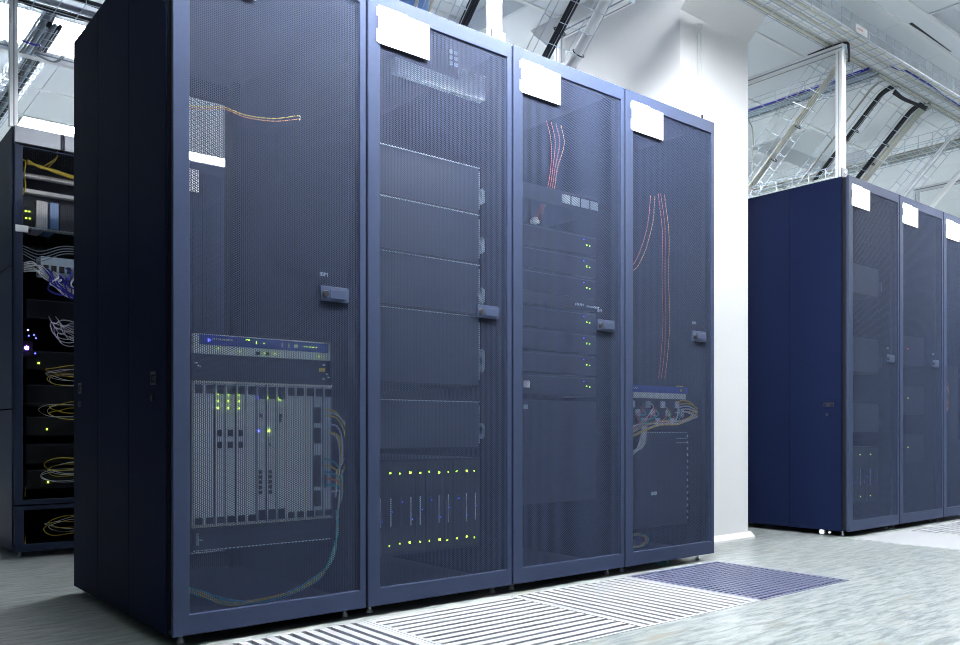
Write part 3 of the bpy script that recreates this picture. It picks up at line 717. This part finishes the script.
# column with a haunched head
cx0,cx1=2.586,3.168
m=MB(); m.poly_prism([(.33,0),(1.115,0),(1.115,2.63),(1.40,CZ),(.045,CZ),(.33,2.63)],'x',cx0,cx1)
col=struct(m,'column','white')
sk=MB(); sk.poly_prism([(.30,0),(1.14,0),(1.14,.012),(1.118,.035),(.327,.035),(.30,.012)],'x',cx0-.02,cx1+.022)
struct(sk,'trim_column_base','white')
dc=thing('wall_duct','slim white cable duct running up the white column face','cable duct',(2.775,.32,1.9))
MB().box(2.735,2.815,.312,.33,1.2,2.60).build('duct_cover','white',dc,bevel=.002)
MB().box(2.72,2.735,.322,.33,1.2,2.60).build('duct_lip','white',dc)
b=MB().cyl(2.335,.02,1.94,1.965,.004,k=8); solo(b,'bolt','frame','small dark bolt standing on the roof of the last near cabinet','bolt')

# ------------------------------------------------------------------ aluminium support frames
def post(mb, sl, x, y, z0, z1, w=.038):
    mb.box(x-w/2,x+w/2,y-w/2,y+w/2,z0,z1)
    for s in (-1,1):
        sl.box(x-.0025,x+.0025,y+s*w/2-.001,y+s*w/2+.001,z0,z1); sl.box(x+s*w/2-.001,x+s*w/2+.001,y-.0025,y+.0025,z0,z1)
def support(label, x, yf, yr, z=2.625, w=.038, front=True):
    t=thing('support_frame',label,'support frame',(x,yf if front else yr,1.94),'aluminium frames standing on the cabinets')
    if front:
        a,b=MB(),MB(); post(a,b,x,yf,1.945,z,w); p=a.build('post','alu',t); b.build('post_slot','alu_slot',p)
        g=MB(); g.box(x-.030,x+.032,yf-w/2-.006,yf-w/2,1.942,1.99); p=g.build('foot_bracket','bezel',t)
        g=MB(); g.ycyl(x,1.968,yf-w/2-.010,yf-w/2-.006,.008); g.build('bracket_bolt','glide',p)
    a,b=MB(),MB(); post(a,b,x,yr,1.945,z,w); p=a.build('post','alu',t); b.build('post_slot','alu_slot',p)
    y0=min(yf,yr)-w/2; y1=max(yf,yr)+w/2
    a=MB().box(x-w/2,x+w/2,y0,y1,z,z+w).build('beam','alu',t)
    g=MB()
    for s in (-1,1): g.box(x+s*w/2-.001,x+s*w/2+.001,y0,y1,z+w/2-.004,z+w/2+.004)
    g.box(x-.004,x+.004,y0,y1,z-.001,z+.001); g.build('beam_slot','alu_slot',a)
    g=MB().box(x-w/2-.001,x+w/2+.001,y0-.003,y0,z-.001,z+w+.001).build('end_cap','zinc',t)
    return t
support('white aluminium post and beam standing on the second near cabinet',1.165,.060,.93)
support('aluminium post with a beam reaching up over the last near cabinet',2.345,.45,.92,front=False)
support('tall white aluminium post and beam on the front corner of the far row',3.636,.062,.93)
support('short double aluminium post and beam behind the far row',6.76,-.4,1.0,front=False)
t=thing('support_frame','white aluminium post and cross beam standing on the left cabinet','support frame',(.012,2.04,1.94),'aluminium frames standing on the cabinets')
a,b=MB(),MB(); post(a,b,.006,2.040,1.94,2.66,.032); p=a.build('post','alu',t); b.build('post_slot','alu_slot',p)
a,b=MB(),MB(); post(a,b,.006,2.86,1.94,2.60,.032); p=a.build('post','alu',t); b.build('post_slot','alu_slot',p)
a=MB().box(-.8,1.2,2.84,2.886,2.60,2.646).build('beam','alu',t)
MB().box(-.8,1.2,2.839,2.84,2.619,2.627).build('beam_slot','alu_slot',a)
# black rubber strap over the beam end of the far-row frame
cable([(3.636,.25,2.672),(3.636,.14,2.675),(3.645,.038,2.672),(3.662,.030,2.64),(3.662,.030,2.57)],.007,'cblack','black strap draped over the end of the beam on the far row',None,'strap','strap',8)

# ------------------------------------------------------------------ wire trays
def tray(label, path, lat, w, h, step=.10, nl=4, r=.0024, group='wire mesh cable trays', rows=2):
    """path: points of the tray's middle; lat: unit vector across; the basket opens along the local normal"""
    P=[np.array(p,float) for p in path]; lat=np.array(lat,float)
    N=[]
    for i in range(len(P)):
        t_=P[min(i+1,len(P)-1)]-P[max(i-1,0)]; t_/=np.linalg.norm(t_)
        n=np.cross(lat,t_); n/=np.linalg.norm(n)
        if n[2]<0: n=-n
        N.append(n)
    m=MB()
    for k in range(nl):
        o=-w/2+w*k/(nl-1)
        m.tube([tuple(p+lat*o) for p in P],r,5)
    for k in range(1,rows+1):
        for s in (-1,1): m.tube([tuple(p+lat*(s*w/2)+n*(h*k/rows)) for p,n in zip(P,N)],r,5)
    # cross wires by arc length
    L=[0]
    for a,b in zip(P[:-1],P[1:]): L.append(L[-1]+np.linalg.norm(b-a))
    s=step/2
    while s<L[-1]:
        i=max(j for j in range(len(L)) if L[j]<=s); i=min(i,len(P)-2)
        u=(s-L[i])/(L[i+1]-L[i]+1e-9); p=P[i]*(1-u)+P[i+1]*u; n=N[i]*(1-u)+N[i+1]*u
        m.tube([tuple(p-lat*w/2+n*h),tuple(p-lat*w/2),tuple(p+lat*w/2),tuple(p+lat*w/2+n*h)],r,5)
        s+=step
    mid=P[len(P)//2]
    t=thing('cable_tray',label,'cable tray',tuple(P[0]),group)
    m.build('wire_basket','wire',t)
    return t
T0=2.678
main=tray('long wire mesh tray full of pale pipes above the fronts of both rows',[(x,.055,T0) for x in (-1,1,3,5,7,9.5)],(0,1,0),.19,.10,nl=5)
lbp=MB().box(3.59,3.713,-.0475,-.0445,2.685,2.728).build('tray_label','label',main)
m=MB(); 
for k in range(5): m.box(3.605+k*.012,3.612+k*.012,-.0482,-.0475,2.704,2.711)
m.build('label_lettering','cred',main)
G='pale pipes and cables lying in the long tray'
def run(y,z,r,mt,lb,x0=-1,x1=9.5,name='conduit_pipe',cat='pipe',wob=.004):
    pts=[(x0+(x1-x0)*i/24, y+random.uniform(-wob,wob), z+random.uniform(-wob,wob)*.3) for i in range(25)]
    return cable(pts,r,mt,lb,G,name,cat,10,2)
run(.020,T0+.030,.024,'pipe','thick white pipe in the long tray, on its aisle side',wob=.002)
run(.072,T0+.027,.022,'pipe','thick white pipe in the middle of the long tray',wob=.002)
for i,(yy,mt,r) in enumerate(((.105,'cream',.008),(.120,'beige',.006),(.135,'cream',.009),(.046,'cream',.007),(-.012,'cream',.007),(-.028,'pipe',.008),(.143,'beige',.005),(.096,'pipe',.007))):
    run(yy,T0+r+.003,r,mt,'%s cable lying along the long tray over the rows'%{'cream':'cream','beige':'brownish grey','pipe':'white'}[mt],name='power_cable',cat='cable')
cable([(4.15,.045,T0+.012),(4.25,.03,T0+.016),(4.33,.010,T0+.012),(4.57,.012,T0+.014),(4.9,.02,T0+.014),(5.3,.03,T0+.014),(6,.03,T0+.014)],.009,'cblue','bright blue cable on the aisle side of the long tray')
# black cable clipped under the tray between two descents
for i in range(3):
    cable([(4.485,.155+.006*i,T0-.012-.008*i),(4.62,.165,T0-.020-.008*i),(4.80,.160,T0-.016-.006*i),(4.93,.150+.006*i,T0-.010-.008*i)],.0055,'cblack','black cable slung along the back edge of the long tray','black cables slung between the two black drops')

def drop_path(x, yo=.15, z0=T0, end=1.99, off=0.0, R=.16):
    # leaves the tray horizontally to the back, bends and descends at 45 degrees
    pts=[(x,yo-.02,z0+off*.3)]
    for k in range(7):
        a=k/6*math.pi/4
        pts.append((x, yo+R*math.sin(a), z0-R*(1-math.cos(a))+off))
    x_,y_,z_=pts[-1]; L=z_-end
    pts += [(x, y_+L*s, z_-L*s) for s in (.33,.66,1)]
    return pts
drops=[(1.30,.20,'first near'),(1.96,.28,'last near'),(3.85,.28,'front corner of the far row'),(4.42,.24,'middle of the far row'),(4.93,.26,'third far cabinet'),(5.55,.26,'right edge')]
for x,w,lb in drops:
    tray({1.30:'sloping wire tray behind the white post on the near row',1.96:'sloping wire tray with a black cable coming down onto the last near cabinets',3.85:'sloping wire tray with cream cables between the column and the tall post',4.42:'sloping wire tray with a black cable just right of the tall post',4.93:'sloping wire tray with black and cream cables over the far row',5.55:'sloping wire tray with one white pipe near the right edge'}[x],
         drop_path(x+.03),(1,0,0),w,.05,nl=4,rows=1,r=.0021,group='sloping wire trays')
def dropc(x,r,mt,lb,off=.012,grp=None,name='power_cable',cat='cable'):
    p=drop_path(x,off=off+r); o=solo(MB().tube(spline(p,4),r,8),name,mt,lb,cat,grp,smooth=True); return o
for i in range(3): dropc(1.44+.015*i,.0085,'cblack','black cable in the sloping tray beside the post on the near row',grp='black cables beside the near post')
for i in range(3): dropc(1.93+.015*i,.0085,'cblack','black cable in the sloping tray over the last near cabinets',grp='black cables over the last near cabinets')
dropc(2.115,.024,'pipe','thick white pipe coming down beside the black cables over the last near cabinets',name='conduit_pipe',cat='pipe')
for i in range(3): dropc(3.91+.017*i,.009,'cream','cream cable in the sloping tray between column and tall post',grp='cream cables between column and post')
for i in range(3): dropc(4.48+.015*i,.0085,'cblack','black cable dropping just right of the tall post',grp='black cables right of the tall post')
dropc(4.36,.007,'beige','thin brownish cable dropping left of the black ones by the tall post')
for i in range(3): dropc(4.90+.015*i,.0085,'cblack','black cable dropping over the far row, second black bunch',grp='second bunch of black cables over the far row')
for i in range(3): dropc(4.985+.026*i,.013,'cream','cream cable dropping beside the second black bunch',grp='cream cables beside the second black bunch')
dropc(5.60,.012,'pipe','single white pipe dropping near the right edge',name='conduit_pipe',cat='pipe')
dropc(6.10,.022,'pipe','thick white pipe dropping at the right edge',name='conduit_pipe',cat='pipe')
for x,yy in ((1.44,.5),(1.93,.52),(2.115,.56),(3.93,.5),(3.93,.66),(4.50,.42),(4.92,.42),(4.92,.52)):
    zz=T0-.16*(1-math.cos(math.pi/4))-(yy-(.15+.16*math.sin(math.pi/4)))+.02
    g=MB().box(x-.02,x+.062 if x!=2.115 else x+.028,yy-.006,yy+.006,zz-.012,zz+.022)
    g=MB(); cx_=x+.02 if x!=2.115 else x
    g.tube([(cx_+.034*math.cos(a),yy+.02*math.sin(a)*.7,zz+.006+.02*math.sin(a)) for a in [2*math.pi*i/14 for i in range(15)]],.003,5)
    solo(g,'cable_tie','cblack','black tie around the cables of a sloping tray','cable tie','black ties on the sloping trays')

# trays running away from the viewer
t3=tray('wire mesh tray with blue cables running away behind the column',[(4.15,y_,T0-.02) for y_ in (.15,.6,1.2,2.0,3.5)],(1,0,0),.22,.06,nl=5)
for i in range(4):
    mt=['cblue','cgrey','zinc','cgrey'][i]
    cable([(4.08+.04*i,.12,T0),(4.08+.04*i,.5,T0-.006),(4.085+.04*i,1.0,T0-.008),(4.08+.04*i,2,T0-.006),(4.08+.04*i,3.4,T0-.006)],.008 if mt!='zinc' else .011,mt,'%s cable in the tray that runs away behind the column'%{'cblue':'blue','cgrey':'grey','zinc':'silver'}[mt],'cables in the tray running away behind the column')
cable([(4.16,.98,T0-.02),(4.162,.965,T0-.05),(4.165,.94,T0-.12),(4.165,.94,T0-.30),(4.165,.945,1.99)],.004,'beige','thin cable hanging from the tray beside the column')
t4=tray('wire mesh tray full of grey-brown cables running away over the back of the far row',[(5.85,y_,2.66) for y_ in (-.2,.4,1.2,2.2,3.5)],(1,0,0),.22,.11,nl=5)
for i in range(6):
    cable([(5.77+.03*i,-.2,2.675),(5.77+.03*i,.5,2.672),(5.775+.03*i,1.2,2.674),(5.77+.03*i,3.4,2.672)],.012,['beige','cgrey','beige','cream','cgrey','beige'][i],'%s cable in the tray over the back of the far row'%['brownish','grey','brownish','cream','grey','brownish'][i],'cables in the tray over the back of the far row')
t5=tray('low wire tray lying on the roof of the first far cabinet along its side',[(3.72,y_,1.955) for y_ in (.10,.4,.7,.96)],(1,0,0),.16,.06,nl=4)
for i in range(3):
    cable([(3.67+.03*i,.10,1.965),(3.67+.03*i,.4,1.963),(3.675+.03*i,.7,1.964),(3.67+.03*i,.95,1.963)],.006,'cream','cream cable in the low tray on the first far cabinet','cream cables in the low roof tray')
# left trays
t6=tray('broad wire tray with dark cables across the top left corner',[(x,2.33,2.66) for x in (-1.2,-.6,0,.6,1.2,2.4)],(0,1,0),.30,.10,nl=6)
for i in range(9):
    yy=2.21+.03*i
    pts=[(-1.2+.3*k,yy+random.uniform(-.02,.02),2.68+.012*(i%3)+random.uniform(-.004,.004)) for k in range(12)]
    cable(pts,.012,['cblack','cream','cblack','cgrey','cblack','beige','cblack','cgrey','cblack'][i],'%s cable in the broad tray across the top left corner'%['black','cream','black','grey','black','brownish','black','grey','black'][i],'cables in the broad tray at the top left',k=8,n=4)
t7=tray('wire tray with black cables running away above the left cabinet',[(.27,y_,2.63) for y_ in (2.5,3.0,3.6,4.4,5.4)],(1,0,0),.14,.06,nl=4)
for i in range(4):
    cable([(.235+.024*i,2.5,2.655),(.235+.024*i,3.0,2.645),(.24+.024*i,3.6,2.646),(.235+.024*i,5.3,2.645)],.012,'cblack' if i%2 else 'cgrey','%s cable in the tray running away above the left cabinet'%('black' if i%2 else 'grey'),'cables in the tray above the left cabinet')
t8=tray('wire tray with grey cables left of the post on the left cabinet',[(-.02,y_,2.63) for y_ in (2.5,3.0,3.6,4.4,5.4)],(1,0,0),.20,.06,nl=4)
for i in range(3):
    cable([(-.07+.04*i,2.5,2.655),(-.07+.04*i,3.0,2.642),(-.065+.04*i,3.8,2.645),(-.07+.04*i,5.3,2.645)],.012,'cgrey','grey cable in the tray left of the post on the left cabinet','grey cables in the tray left of the left post')
G='grey cable bunch hanging between tray and beam above the left cabinet'
for i in range(5):
    o=.015*(i-2)
    cable([(.245+o*.8,2.44,2.68),(.238+o,2.52,2.665),(.21+o,2.62,2.61),(.185+o*1.1,2.74,2.57),(.165+o*1.5,2.86,2.66),(.15+o,3.0,2.66)],.0075,'cgrey' if i%3 else 'zinc','grey cable in the tied bunch above the left cabinet',G)
g=MB(); g.tube([(.205+.040*math.cos(a),2.655+.012*math.sin(a),2.597+.012*math.sin(a)) for a in [2*math.pi*i/16 for i in range(17)]],.005,6)
solo(g,'cable_tie','cblue','bright blue tie around the grey bunch above the left cabinet','cable tie')
for i in range(2):
    cable([(.36+.01*i,2.46,2.66),(.37+.01*i,2.56,2.61),(.33+.01*i,2.70,2.55),(.25+.012*i,2.80,2.60),(.22,2.90,2.66)],.004,'cgrey','grey cable swinging beside the tied bunch above the left cabinet','swinging grey cables above the left cabinet')
# blue duct behind the near row
d=thing('blue_duct','blue round duct seen above the second near cabinet, behind the wire tray','duct',(1.40,1.0,2.3))
MB().tube(spline([(1.62,1.20,1.97),(1.60,1.20,2.3),(1.62,1.22,2.6),(1.66,1.24,2.91)],5),.075,20).build('duct_pipe','blueglass',d,smooth=True)
for z in (2.15,2.55):
    MB().cyl(1.605,1.205,z,z+.02,.080,k=20).build('duct_collar','zinc',d)
for i in range(2):
    cable([(1.30+.07*i,.35,2.62),(1.29+.07*i,.50,2.55),(1.25+.07*i,.62,2.42),(1.24+.07*i,.70,2.2),(1.24+.07*i,.72,1.96)],.008,'cream','cream cable arching down behind the near post','cream cables arching behind the near post')

# ------------------------------------------------------------------ world, camera, view
w=bpy.data.worlds.new('World'); SC.world=w; w.use_nodes=True
w.node_tree.nodes['Background'].inputs[0].default_value=(.5,.6,.8,1); w.node_tree.nodes['Background'].inputs[1].default_value=.02
cd=bpy.data.cameras.new('camera'); cam=bpy.data.objects.new('camera',cd); COL.objects.link(cam); SC.camera=cam
cam.location=(-.7806,-2.2267,.5797); cam.rotation_euler=(math.radians(90),0,-.6883)
cd.sensor_fit='HORIZONTAL'; cd.sensor_width=36; cd.lens=842.62/960*36
cd.shift_y=(429.26-322.5)/960; cd.clip_start=.02; cd.clip_end=100
vs=SC.view_settings; vs.view_transform='Standard'; vs.look='None'; vs.gamma=1; vs.exposure=0.75
SC.cycles.filter_width=1.0; SC.cycles.max_bounces=8; SC.cycles.diffuse_bounces=5; SC.cycles.glossy_bounces=4
